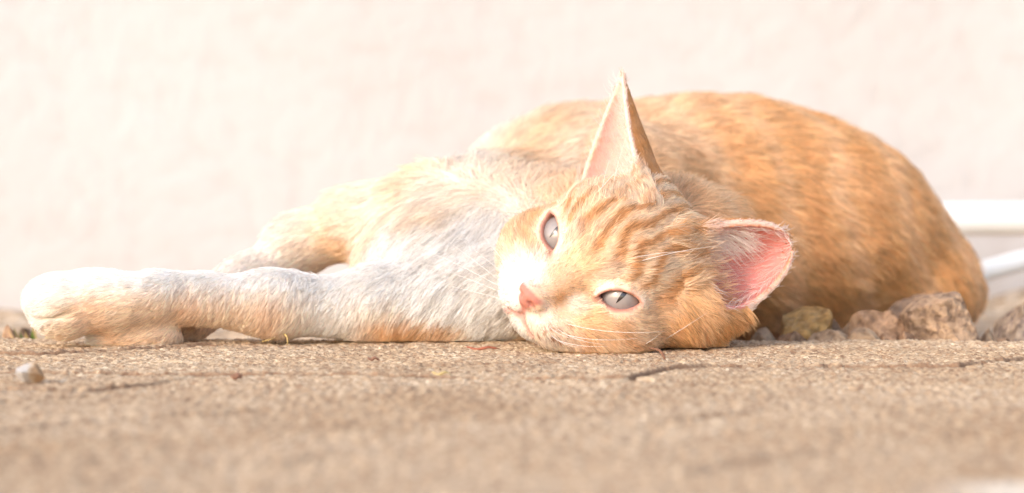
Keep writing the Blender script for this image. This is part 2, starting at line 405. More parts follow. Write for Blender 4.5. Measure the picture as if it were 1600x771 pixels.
def litter(name, uv, L, r, mat, label, cat, bend=.3, yaw=0.0, rise=.0, seed=0):
    g0 = on_ground(*uv); n_ = 7; t = np.linspace(-.5, .5, n_)
    pts = np.stack([t*L*math.cos(yaw)-bend*L*(t**2)*math.sin(yaw), t*L*math.sin(yaw)+bend*L*t**2, r*.9+rise*(t+.5)*L+.0006*np.sin(t*9+seed)+.0004], 1)
    pts += np.array([g0[0], g0[1], .0004])
    rd = r*(1.05-1.5*np.abs(t)**1.5)
    return tag(tube(name, pts, np.maximum(rd, r*.2), mat, n=7), label, cat)
litter('twig', (1035, 566), .014, .0007, m_twig, 'bent reddish brown twig on the paving under the cheek', 'twig', .8, 2.0, .35)
litter('straw', (432, 540), .012, .0006, m_straw, 'curled bit of dry straw beside the outstretched foreleg', 'straw', 1.4, .6, .7)
litter('straw', (447, 541), .010, .0005, m_straw, 'thin upright bit of straw right of the curled one', 'straw', 1.1, 2.2, .8, 3)
litter('seed', (370, 596), .0042, .0014, m_seed, 'small dark seed lying on the paving below the foreleg', 'seed', .1, .3)
litter('petal', (690, 589), .008, .0007, m_petal, 'dry yellow petal on a crack below the chest', 'petal', .5, .1)
litter('leaf_fragment', (755, 549), .016, .0007, m_redleaf, 'dark red leaf fragment under the white chest', 'leaf', .5, .05)
litter('seed', (583, 566), .005, .0008, m_seed, 'thin dark seed on the paving in front of the foreleg', 'seed', .2, .1)
litter('petal', (270, 527), .007, .0008, m_leaf, 'small green leaf bit on the paving between the forelegs', 'leaf', .4, .4)

# ------------------------------------------------------------------ the cat: one continuous skin grown from a distance field
#CAT#
HM = np.array([[0.64712099, -0.45172239, 0.61415088], [-0.39355148, -0.88786233, -0.23836467], [-0.65295609, 0.08744921, 0.75233037]])
HO = np.array([0.0386, 1.2, 0.0418]); HS = 0.01158      # head: origin between the eyes, axes lateral / nose / crown
def to_head(P): return ((P-HO)@HM)/HS
def from_head(C): return np.asarray(C, float)*HS@HM.T+HO

def sgn_pair(c): return [np.array([s*c[0], c[1], c[2]]) for s in (1, -1)]
EYE_C = [np.array([1.93, .05, 0]), np.array([-1.76, .08, .0])]; EYE_R = 1.05
EYES = []
for k, s in enumerate((1, -1)):
    n_ = unit(np.array([.40 if s > 0 else -.22, .92, .06])); lat = np.array([s*1.0, 0, 0]); lat = unit(lat-n_*(lat@n_)); up = np.cross(n_, lat)*(-s)
    if up[2] < 0: up = -up
    sl = math.radians(31); a_ = unit(lat*math.cos(sl)+up*math.sin(sl)); b_ = unit(up*math.cos(sl)-lat*math.sin(sl))
    EYES.append((EYE_C[k], n_, a_, b_))
ALM_L, ALM_H = .88, .385
def almond(C, e, grow=0.0):
    c, n_, a_, b_ = e; q = C-c; x = q@a_; y = q@b_-.09
    L, h = ALM_L+grow, ALM_H+grow; Rc = (L*L+h*h)/(2*h); o = Rc-h
    return np.maximum(np.hypot(x, y-o)-Rc, np.hypot(x, y+o)-Rc), q@n_

LIP = [((0, 2.46, -2.98), (.45, 2.50, -3.14)), ((.45, 2.50, -3.14), (.88, 2.30, -3.22)), ((.88, 2.30, -3.22), (1.5, 1.5, -3.2))]
def head_sdf(C):
    d = ell(C, (0, -2.3, 1.0), (3.5, 3.7, 3.15))
    d = smin(d, ell(C, (0, -.5, 1.3), (2.5, 1.75, 1.9)), .9)
    for s in (1, -1):
        d = smin(d, ell(C, (s*2.4, -.8, -1.35), (1.8, 2.25, 1.95)), .9)
    d = smin(d, ell(C, (0, -.8, -2.6), (2.1, 2.2, 1.4)), 1.0)
    for e in EYES:                                           # brow and lids round the ball
        d = smin(d, np.linalg.norm(C-e[0], axis=-1)-1.16, .55)
    d = smin(d, cone(C, (0, .35, .5), (0, 2.2, -1.62), 1.15, .76), .8)
    for s in (1, -1):
        d = smin(d, ell(C, (s*.80, 1.62, -2.50), (1.10, 1.16, .96)), .6)
        d = smin(d, ell(C, (s*1.55, .75, -1.95), (1.25, 1.25, 1.2)), .8)
    d = smin(d, ell(C, (0, 1.35, -3.2), (.95, .9, .6)), .4)
    # nose leather
    d = smin(d, ell(C, (-.06, 2.93, -1.90), (.70, .44, .46)), .32)
    d = smin(d, ell(C, (-.06, 2.86, -2.22), (.30, .30, .30)), .18)
    for s in (1, -1):
        d = smax(d, -ell(C, (s*.34-.06, 3.30, -2.08), (.20, .26, .11)), .10)
        d = smax(d, -cone(C, (s*.42-.06, 3.15, -2.08), (s*.66-.06, 2.72, -2.14), .075, .04), .08)
    d = smax(d, -cone(C, (-.05, 3.0, -2.48), (0, 2.5, -2.96), .08, .10), .14)
    for s in (1, -1):
        for A_, B_ in LIP: d = smax(d, -cone(C, np.array(A_)*[s, 1, 1], np.array(B_)*[s, 1, 1], .10, .09), .14)
    for e in EYES:                                           # lids: the upper one overhangs, the lower is a soft rim
        c, n_, a_, b_ = e
        for up_, off, nn_, rr_ in ((1, .60, 1.04, .16), (-1, .43, .98, .11)):
            q0 = c-a_*.92+n_*.98+b_*up_*.06; q1 = c+n_*nn_+b_*up_*off; q2 = c+a_*.92+n_*.80+b_*up_*.06
            qa = q1*.75+q0*.25+b_*up_*.04; qb = q1*.75+q2*.25+b_*up_*.04
            for A_, B_ in ((q0, qa), (qa, qb), (qb, q2)): d = smin(d, cone(C, A_, B_, rr_, rr_), .22)
    # furrows of the forehead
    fr = sstep(.6, 1.4, C[..., 2])*sstep(4.4, 3.0, C[..., 2])*sstep(2.6, 1.6, np.abs(C[..., 0]))*sstep(-3, -1.5, C[..., 1])
    d = d-.035*fr*np.sin(C[..., 0]*8.0+2.6*noise(C, .9, 5)+.5*C[..., 2])*(.6+.4*noise(C, 1.3, 6))
    for e in EYES:
        al, zz = almond(C, e)
        d = smax(d, -np.maximum(al, -zz), .13)
    # tear ducts
    for k, e in enumerate(EYES):
        p_ = e[0]+e[1]*1.12-e[2]*(ALM_L-.05)-e[3]*.05
        d = smax(d, -cone(C, p_, p_-e[2]*.38-e[3]*.12+e[1]*.02, .10, .05), .1)
    return d*HS

# ears: hollow cones cut open along one side (world metres)
EARS = []
def ear(base, tip, opening, r0, power, depth, cutc, th):
    base = np.asarray(base); tip = np.asarray(tip); ax = tip-base; L = np.linalg.norm(ax); ax = ax/L
    o = np.asarray(opening, float); o = unit(o-ax*(o@ax)); w_ = np.cross(ax, o)
    EARS.append(dict(b=base, ax=ax, L=L, o=o, w=w_, r0=r0, p=power, dep=depth, c=cutc, th=th))
ear(at(958, 284, 1.232), at(971, 118, 1.240), (-.86, -.50, -.10), .0268, 1.06, .85, .12, .0015)
ear(at(1112, 428, 1.208), at(1238, 377, 1.216), (-.24, -.93, -.28), .0225, .45, .78, .14, .0016)
def ear_local(P, e):
    q = P-e['b']; s = (q@e['ax'])/e['L']; x = q@e['w']; y = (q@e['o'])/e['dep']
    r = (e['r0']*np.clip(1-s, .0, 1.25)**e['p'] if e['p'] > .6 else e['r0']*np.clip(1-s*np.abs(s), .0, 1.25)**.6)+.0004
    return s, x, y, r
def ear_sdf(P, e):
    s, x, y, r = ear_local(P, e)
    rho = np.hypot(x, y)
    sh = np.abs(rho-r)*.85-e['th']*(1.15-.45*s)
    d = np.maximum(sh, y-r*(e['c']+.25*s)+0*s)
    d = np.maximum(d, (s-1.0)*e['L']); d = np.maximum(d, (-.18-s)*e['L'])
    return d

# body: (shape, fur flow, fur length m)
BODY = []
def be(c, r, flow, ln, k=.03, rot=0.0): BODY.append(('e', np.asarray(c, float), np.asarray(r, float), unit(np.asarray(flow, float)), ln, k, rot))
def bc(a_, b_, ra, rb, ln, k=.015, flow=None):
    a_ = np.asarray(a_, float); b_ = np.asarray(b_, float)
    BODY.append(('c', a_, b_, unit(b_-a_) if flow is None else unit(np.asarray(flow, float)), ln, k, ra, rb))
be((.173, 1.50, .046), (.086, .098, .067), (.75, .25, -.55), .0125)
be((.130, 1.49, .056), (.085, .092, .067), (.75, .3, -.45), .0125)
be((.088, 1.485, .060), (.100, .088, .066), (.8, .35, -.35), .0125)
be((.030, 1.465, .060), (.066, .080, .056), (.7, .5, -.3), .0125)
be((.246, 1.50, .014), (.038, .055, .032), (.6, .3, -.7), .012, .035)
bc((-.030, 1.365, .046), (.060, 1.388, .062), .041, .048, .012, .03, (.75, .5, -.3))
bc((-.010, 1.335, .044), (.085, 1.275, .045), .043, .037, .014, .03, (.2, .8, -.5))
be((-.030, 1.315, .036), (.052, .050, .036), (-.55, -.35, -.75), .014, .03)
be((.086, 1.228, .024), (.033, .036, .0245), (.5, .6, -.6), .009, .018)
be((-.012, 1.272, .022), (.050, .028, .021), (-.6, -.2, -.75), .013, .02)
# outstretched foreleg
l0, l1, l2, l3 = at(690, 486, 1.272), at(590, 479, 1.262), at(430, 475, 1.248), at(255, 463, 1.232)
LF = (-.45, -.1, -.9)
bc(l0, l1, .0205, .0165, .009, flow=LF); bc(l1, l2, .0166, .0138, .007, flow=LF); bc(l2, l3, .0138, .0126, .006, flow=LF)
be(at(152, 470, 1.224), (.033, .0185, .0158), (-1, 0, -.25), .005, .012)
for (u, v, y, r_) in ((88, 478, 1.214, .0118), (84, 470, 1.232, .0125), (100, 494, 1.216, .0105)):
    be(at(u, v, y), (r_*1.15, r_, r_), (-.9, 0, -.4), .005, .008)
# folded foreleg behind it, its paw under the outstretched one
u0, u1, u2, u3, u4 = at(655, 342, 1.345), at(560, 347, 1.352), at(470, 380, 1.352), at(375, 446, 1.325), at(290, 515, 1.262)
bc(u0, u1, .0215, .0165, .011, .02); bc(u1, u2, .0160, .0138, .010); bc(u2, u3, .0135, .0115, .008); bc(u3, u4, .0112, .0090, .006)
be(at(220, 527, 1.236), (.0200, .0150, .0072), (-1, -.1, -.2), .005, .010)
for (u, v, y) in ((164, 530, 1.232), (176, 529, 1.246)):
    be(at(u, v, y), (.0080, .0074, .0066), (-.9, 0, -.4), .004, .006)
def body_prim(P, b):
    if b[0] == 'e': return ell(P, b[1], b[2])
    return cone(P, b[1], b[2], b[6], b[7])
def body_sdf(P):
    d = np.full(P.shape[:-1], .5)
    for b in BODY: d = smin(d, body_prim(P, b), b[5])
    return d
HC = from_head((0, -1.0, 0))
def cat_sdf(P):
    d = body_sdf(P)
    d = d-.0012*noise(P, 34, 77)*sstep(-.07, -.02, P[..., 0])
    m = (P[..., 0] < -.20) & (P[..., 1] < 1.26)
    if m.any():
        d[m] = smax(d[m], -cone(P[m], at(36, 503, 1.208), at(118, 488, 1.203), .0018, .0008), .004)
    m = np.linalg.norm(P-HC, axis=-1) < .085
    if m.any(): d[m] = smin(d[m], head_sdf(to_head(P[m])), .012)
    m = np.linalg.norm(P-np.array([.075, 1.22, .07]), axis=-1) < .125
    if m.any():
        Q = P[m]; dd = d[m]
        for e in EARS:
            s, x, y, r = ear_local(Q, e)
            dd = smin(dd, ear_sdf(Q, e), .011 if e['p'] > .6 else .007)
            # the bowl of the ear runs on into the head
            bowl = np.maximum(np.hypot(x, y)-(r-e['th']*1.7), np.maximum((-.10-s)*e['L'], (s-1)*e['L']))
            bowl = np.maximum(bowl, -(y+.9*r))
            dd = smax(dd, -np.maximum(bowl, (s-.40)*e['L']), .0025)
        d[m] = dd
    return d

def polygonise(f, lo, hi, h, B=8):
    n = np.ceil((hi-lo)/h/B).astype(int)*B
    G = np.ones(n+1, np.float32)
    bi = np.stack(np.meshgrid(*[np.arange(k//B) for k in n], indexing='ij'), -1).reshape(-1, 3)
    cen = lo+(bi*B+B/2)*h
    dc = f(cen)
    inside = dc < 0
    for b in bi[inside]: G[b[0]*B:b[0]*B+B+1, b[1]*B:b[1]*B+B+1, b[2]*B:b[2]*B+B+1] = -1
    act = bi[np.abs(dc) < B*h*1.25]
    loc = np.stack(np.meshgrid(*[np.arange(B+1)]*3, indexing='ij'), -1).reshape(-1, 3)
    for i in range(0, len(act), 600):
        idx = (act[i:i+600, None, :]*B+loc[None]).reshape(-1, 3)
        G[idx[:, 0], idx[:, 1], idx[:, 2]] = f(lo+idx*h)
    S = G < 0
    any_ = np.zeros(n, np.uint8)
    offs = [(a, b, c) for a in (0, 1) for b in (0, 1) for c in (0, 1)]
    for a, b, c in offs: any_ += S[a:a+n[0], b:b+n[1], c:c+n[2]]
    cells = np.argwhere((any_ > 0) & (any_ < 8))
    ids = -np.ones(n, np.int64); ids[cells[:, 0], cells[:, 1], cells[:, 2]] = np.arange(len(cells))
    acc = np.zeros((len(cells), 3)); cnt = np.zeros(len(cells))
    vals = {o: G[cells[:, 0]+o[0], cells[:, 1]+o[1], cells[:, 2]+o[2]] for o in offs}
    for a in offs:
        for ax in range(3):
            if a[ax]: continue
            b = list(a); b[ax] = 1; b = tuple(b)
            va, vb = vals[a], vals[b]; m = (va < 0) != (vb < 0)
            t = va[m]/(va[m]-vb[m]); p = np.array(a, float)[None].repeat(m.sum(), 0); p[:, ax] = t
            acc[m] += p; cnt[m] += 1
    V = lo+(cells+acc/cnt[:, None])*h
    quads = []
    for ax in range(3):
        sl = [slice(0, n[k]+1) for k in range(3)]; sa = list(sl); sb = list(sl)
        sa[ax] = slice(0, n[ax]); sb[ax] = slice(1, n[ax]+1)
        A_, B_ = S[tuple(sa)], S[tuple(sb)]
        e = np.argwhere(A_ != B_); u, v = (ax+1) % 3, (ax+2) % 3
        e = e[(e[:, u] > 0) & (e[:, v] > 0) & (e[:, u] < n[u]) & (e[:, v] < n[v])]
        flip = A_[e[:, 0], e[:, 1], e[:, 2]]
        q = []
        for du, dv in ((-1, -1), (0, -1), (0, 0), (-1, 0)):
            c = e.copy(); c[:, u] += du; c[:, v] += dv; q.append(ids[c[:, 0], c[:, 1], c[:, 2]])
        q = np.stack(q, 1); q[~flip] = q[~flip][:, ::-1]; quads.append(q)
    return V, np.vstack(quads)
def gradient(f, P, e=4e-4):
    g = np.stack([f(P+np.eye(3)[k]*e)-f(P-np.eye(3)[k]*e) for k in range(3)], -1)
    return unit(g)
CV, CF = polygonise(cat_sdf, np.array([-.275, 1.135, -.03]), np.array([.325, 1.63, .15]), .0013)
# keep the largest piece only
lab = np.arange(len(CV))
while True:
    mn = lab[CF].min(1); new = lab.copy()
    for k in range(4): np.minimum.at(new, CF[:, k], mn)
    new = new[new]
    if (new == lab).all(): break
    lab = new
main = np.bincount(lab).argmax(); keep = lab == main
remap = -np.ones(len(CV), int); remap[keep] = np.arange(keep.sum())
CF = remap[CF[keep[CF[:, 0]]]]; CV = CV[keep]
for _ in range(2):
    g = gradient(cat_sdf, CV); dd = np.clip(cat_sdf(CV), -.0008, .0008); CV = CV-g*dd[:, None]*.8
CN = gradient(cat_sdf, CV)
print('cat verts', len(CV))

def surf(u, v, y0=1.12):                       # first point of the skin along the ray through (u, v)
    ys = np.linspace(y0, y0+.25, 500); P_ = np.array([at(u, v, y) for y in ys]); d_ = cat_sdf(P_)
    k = np.argmax(d_ < .0002); return P_[k]
SPOTS = [to_head(surf(u, v)) for (u, v) in ((849, 515), (859, 511), (872, 515), (861, 524), (840, 521), (872, 532), (884, 523), (888, 507))]
# ---- coat colours (linear albedo), the coat's own pattern with some light and shade put in
ORANGE = np.array([.79, .435, .180]); DEEP = np.array([.60, .265, .085]); CREAM = np.array([.88, .70, .54]); WHITE = np.array([.905, .85, .80])
PINK = np.array([.68, .25, .215])
def lerp(a_, b_, t): return a_+(b_-a_)*np.asarray(t)[..., None]
def ball(P, c, r, soft=.4): return sstep(1+soft, 1-soft, np.linalg.norm((P-np.asarray(c))/np.asarray(r), axis=-1))
def head_coat(C):
    x, y, z = C[..., 0], C[..., 1], C[..., 2]
    n1 = noise(C, 1.6, 3); n2 = noise(C, 4.0, 4)
    col = lerp(np.broadcast_to(ORANGE, C.shape).copy(), CREAM, .42+.24*n1)
    fore = sstep(.3, 1.2, z)*sstep(-4.5, -2.0, y)
    st = np.sin(x*8.0+2.6*noise(C, .9, 5)+.5*z)
    col = lerp(col, DEEP*.9, fore*.78*sstep(.0, .9, st)); col = lerp(col, CREAM, fore*.45*sstep(.2, 1.0, -st))
    ch = sstep(1.8, 2.8, np.abs(x))*sstep(.6, -.4, z)                        # cheek swirls
    col = lerp(col, DEEP, ch*.42*sstep(.1, .9, np.sin(z*3.4+x*1.2+n1*1.6)))
    for e in EYES:                                                           # pale fur round the eyes
        al, zz = almond(C, e)
        col = lerp(col, CREAM*np.array([1.03, 1.06, 1.1]), .50*sstep(.6, .15, al)*(zz > 0))
        c = e[0]+e[1]*1.1-e[2]*.95
        col = lerp(col, WHITE, .30*ball(C, c+e[3]*.9+e[2]*.2, (.55, .9, .8)))
        col = lerp(col, DEEP, .55*ball(C, c-e[3]*.05-e[2]*.25, (.32, .6, .22)))
    br = ball(C, (0, 2.2, -1.0), (.62, 1.1, 1.05))
    col = lerp(col, np.array([.76, .47, .31]), .75*br)
    side = ball(C, (.72, 1.75, -1.45), (.35, .9, .55)); col = lerp(col, DEEP*.85, .8*side)  # nose bridge shading put into the fur colour
    wt = ball(C, (-1.0, 1.8, -2.3), (1.5, 1.9, 1.5))
    wt = np.maximum(wt, .65*ball(C, (-1.4, 1.2, -1.5), (.8, 1.3, .8)))
    wt = np.maximum(wt, .62*ball(C, (.9, 2.0, -2.7), (1.5, 1.7, 1.0), .6))
    wt = np.maximum(wt, .35*ball(C, (-.75, 1.6, -.5), (.4, .9, .6)))
    wt = np.maximum(wt, .45*ball(C, (1.25, 1.4, -1.15), (.55, .9, .5)))
    wt = np.maximum(wt, ball(C, (0, 1.2, -3.6), (1.3, 1.6, .9)))
    wt = np.maximum(wt, .8*ball(C, (-2.3, -.6, -2.6), (1.5, 2.2, 1.6)))
    col = lerp(col, WHITE*.90, np.clip(wt+.12*n2*(wt > .1)*(wt < .9), 0, 1))
    col = lerp(col, np.array([.78, .50, .40]), .5*ball(C, (0, 2.75, -2.75), (.35, .6, .5)))       # pink lip
    lipd = cone(C, (-.05, 3.0, -2.48), (0, 2.5, -2.96), 0, 0)
    for A_, B_ in LIP[:2]: lipd = np.minimum(lipd, cone(np.abs(C)*[1, 0, 0]+C*[0, 1, 1], A_, B_, 0, 0))
    col = lerp(col, np.array([.50, .24, .19]), .85*sstep(.24, .12, lipd))
    for sp in SPOTS:
        col = lerp(col, np.array([.36, .16, .075]), 0.8*sstep(.14, .05, np.linalg.norm(C-sp, axis=-1)))
    return col
def body_coat(P):
    x, y, z = P[..., 0], P[..., 1], P[..., 2]
    n1 = noise(P, 22, 11); n2 = noise(P*np.array([1, .6, .5]), 60, 12); n3 = noise(P, 150, 13)
    along = sstep(-.05, .20, x+.5*(.10-z))  # cream to orange coat; lit top and shaded lower right are painted in
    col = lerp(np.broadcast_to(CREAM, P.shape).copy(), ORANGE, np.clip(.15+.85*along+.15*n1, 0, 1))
    band = np.sin(x*150+y*40+z*26+2.4*noise(P, 16, 15))
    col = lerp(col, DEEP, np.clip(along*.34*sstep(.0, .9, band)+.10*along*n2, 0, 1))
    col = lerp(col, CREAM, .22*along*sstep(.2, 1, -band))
    col = lerp(col, DEEP, .15*sstep(.08, .20, x)*(.75+.25*n1))  # shade of the right flank put into the coat colour
    # shoulder: bands of orange on cream
    sh = sstep(.06, -.01, x)*sstep(1.30, 1.34, y)
    col = lerp(col, ORANGE, .40*sh*sstep(.1, .9, np.sin(x*105-z*60+1.5*n1)))
    col = lerp(col, WHITE, .55*sh*sstep(.2, 1., -np.sin(x*105-z*60+1.5*n1)))
    # white bib and breast
    wt = np.maximum(ball(P, at(690, 420, 1.27), (.050, .05, .026), .3), ball(P, at(745, 480, 1.24), (.030, .06, .022), .3))
    wt = np.maximum(wt, ball(P, at(770, 400, 1.27), (.030, .06, .030), .4))
    wt = np.maximum(wt, .45*ball(P, at(720, 330, 1.31), (.035, .03, .02), .6))
    wt = np.clip(wt+.10*n2*(wt > .05), 0, 1)
    col = lerp(col, WHITE, wt)
    # foreleg: white along the top and over the toes, pale orange on the side, with soft rings
    leg = sstep(-.048, -.058, x)*sstep(1.30, 1.285, y)
    lc = lerp(np.broadcast_to(ORANGE, P.shape).copy(), CREAM, .78+.22*n1)
    lc = lerp(lc, DEEP, .20*sstep(.2, 1, np.sin(x*150+z*40+1.4*n1)))
    lc = lerp(lc, WHITE, np.clip(sstep(.0180, .0335, z+.004*n1-.05*np.maximum(-x-.14, 0)+.02*np.maximum(x+.14, 0)), 0, 1))
    lc = lerp(lc, WHITE, sstep(-.212, -.232, x-.5*(z-.02)+.004*n2))
    lc = lerp(lc, WHITE, .8*ball(P, at(530, 500, 1.245), (.018, .03, .03), .85))
    lc = lerp(lc, WHITE, .8*ball(P, at(150, 530, 1.24), (.010, .02, .008), .5)*(z < .012))
    col = lerp(col, lc, leg)
    patch = ball(P, at(660, 512, 1.245), (.027, .03, .0085), .45)
    col = lerp(col, lerp(np.broadcast_to(ORANGE, P.shape), CREAM, .25+.2*n2), patch*.9)
    # folded foreleg
    fl = sstep(-.045, -.058, x)*sstep(1.295, 1.315, y)
    fc = lerp(np.broadcast_to(CREAM, P.shape).copy(), ORANGE, np.clip(.25+.75*sstep(-.2, .8, np.sin(x*115+z*70+2+1.2*n1)), 0, 1)*.55)
    fc = lerp(fc, WHITE, .35*sstep(.045, .062, z)); fc = lerp(fc, WHITE, .75*sstep(-.10, -.145, x))
    col = lerp(col, fc, fl)
    return col
def coat(P, N):
    C = to_head(P)
    hd = np.full(len(P), 1.0); m = np.linalg.norm(P-HC, axis=-1) < .085
    hd[m] = head_sdf(C[m]); bd = body_sdf(P)
    th = sstep(-.006, .006, bd-hd)*m                          # 1 on the head
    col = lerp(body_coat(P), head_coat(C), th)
    bare = np.zeros(len(P)); inner = np.zeros(len(P)); earw = np.zeros(len(P))
    for k, e in enumerate(EARS):
        s, x, y, r = ear_local(P, e)
        w_ = (np.abs(ear_sdf(P, e)) < .0016)*sstep(-.12, .06, s)
        rho = np.hypot(x, y)
        ins = (rho < r-e['th']*.15)*(y > -1.2*r)*sstep(-.15, -.05, s)*(s < 1.02)*(np.linalg.norm(P-e['b'], axis=-1) < e['L']*1.2)
        ins = ins*(th*0+1)*((earw == 0))
        oc = lerp(np.broadcast_to(ORANGE, P.shape), np.array([.43, .165, .04]), .95*np.ones(len(P)))  # ear backs: reddish fur, with their shade put into the colour
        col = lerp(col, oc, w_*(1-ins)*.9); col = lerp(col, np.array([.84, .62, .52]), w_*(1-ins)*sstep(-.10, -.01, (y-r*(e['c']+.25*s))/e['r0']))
        rim = (rho > r-e['th'])*sstep(-.25*e['r0'], .05*e['r0'], y-r*(e['c']+.25*s))*w_
        pk = lerp(np.broadcast_to(PINK, P.shape), np.array([.86, .68, .61]), (.66 if k == 0 else .06)*np.ones(len(P)))
        col = lerp(col, pk, ins*(1-rim*.5))
        inner = np.maximum(inner, ins*(k+1)); earw = np.maximum(earw, w_)
    hwn = .72*np.clip((C[:, 2]+2.72)/1.10, 0, 1)**.8
    nose = sstep(.06, -.06, np.abs(C[:, 0]+.06)-hwn)*sstep(-1.56, -1.68, C[:, 2]+.10*np.abs(C[:, 0]))*sstep(2.35, 2.6, C[:, 1])*m
    col = lerp(col, np.array([.52, .21, .16]), nose); bare = np.maximum(bare, nose)
    for e in EYES:
        al, zz = almond(C, e)
        lid = sstep(.16, .07, al)*(zz > .1)*m
        col = lerp(col, np.array([.50, .24, .18]), lid); bare = np.maximum(bare, lid)
        p_ = e[0]+e[1]*1.12-e[2]*(ALM_L+.12)-e[3]*.08
        td = ball(C, p_, (.25, .4, .16))*m; col = lerp(col, np.array([.52, .26, .19]), td*.9)
    return col, th, bare, inner, earw
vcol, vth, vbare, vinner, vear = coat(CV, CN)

cat = mesh_obj('cat', CV, CF, m_skin)
ca = cat.data.attributes.new('coat', 'FLOAT_COLOR', 'POINT')
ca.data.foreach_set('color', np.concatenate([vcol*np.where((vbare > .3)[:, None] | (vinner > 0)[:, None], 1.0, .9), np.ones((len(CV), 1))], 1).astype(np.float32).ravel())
tag(cat, 'orange and white tabby cat lying on its side, cheek on the paving', 'cat')

# ---- eyes
def uv_ball(c, r, nu=48, nv=32, axis=None):
    V = []; 
    for i in range(nv+1):
        for j in range(nu):
            th_ = math.pi*i/nv; ph = 2*math.pi*j/nu; V.append((math.sin(th_)*math.cos(ph), math.sin(th_)*math.sin(ph), math.cos(th_)))
    F = [(i*nu+j, (i+1)*nu+j, (i+1)*nu+(j+1) % nu, i*nu+(j+1) % nu) for i in range(nv) for j in range(nu)]
    return np.array(V), np.array(F)
campos = np.array([0, 0, CAM_H])
PUP_UV = [(972, 463), (869, 361)]
for k, e in enumerate(EYES):
    c = from_head(e[0]); r = EYE_R*HS
    dr = unit(ray(*PUP_UV[k])); oc = campos-c; bq = oc@dr; disc = bq*bq-(oc@oc-r*r)
    hit = campos+dr*(-bq-math.sqrt(max(disc, 0))); gz = unit(hit-c)
    upw = unit(from_head((0, 0, 1))-from_head((0, 0, 0))); upw = unit(upw-gz*(upw@gz)); sdw = np.cross(upw, gz)
    V, F = uv_ball(None, 1)
    R3 = np.stack([sdw, upw, gz], 0); Vw = (V*r)@R3                       # local axes -> world offsets
    def bulge_at(cz): return np.maximum(1, .30*cz+np.sqrt(np.maximum(.5776-.09*(1-cz*cz), 0)))*(cz > 0)+(cz <= 0)
    bulge = bulge_at(V[:, 2])                                              # cornea
    eo = mesh_obj('eye', (V*r*bulge[:, None])@R3+c, F, m_eye, cat)
    ang = np.arccos(np.clip(V[:, 2], -1, 1))
    nn = noise(V*np.array([9, 9, 2]), 1.0, 5)
    ic = lerp(np.broadcast_to(np.array([.33, .285, .27]), V.shape), np.array([.26, .235, .23]), sstep(.2, .7, ang)+.25*nn)
    ic = lerp(ic, np.array([.10, .06, .05]), sstep(.66, .86, ang)*.8)
    av = eo.data.attributes.new('iris', 'FLOAT_COLOR', 'POINT'); av.data.foreach_set('color', np.concatenate([ic, np.ones((len(V), 1))], 1).astype(np.float32).ravel())
    # slit pupil: a thin curved lens just proud of the ball
    PV = []; n_ = 14
    for i in range(n_+1):
        t = -1+2*i/n_; hw = .085*(1-abs(t)**1.5)
        for j in (-1, -.5, 0, .5, 1):
            px, py = j*hw, .46*t+.08
            dv = np.array([px, py, math.sqrt(max(0, 1-px*px-py*py))])
            PV.append((dv*r*float(bulge_at(dv[2]))*1.003)@R3+c+gz*.00003)
    PF = [(i*5+j, i*5+j+1, (i+1)*5+j+1, (i+1)*5+j) for i in range(n_) for j in range(4)]
    mesh_obj('pupil', PV, PF, m_pupil, eo)

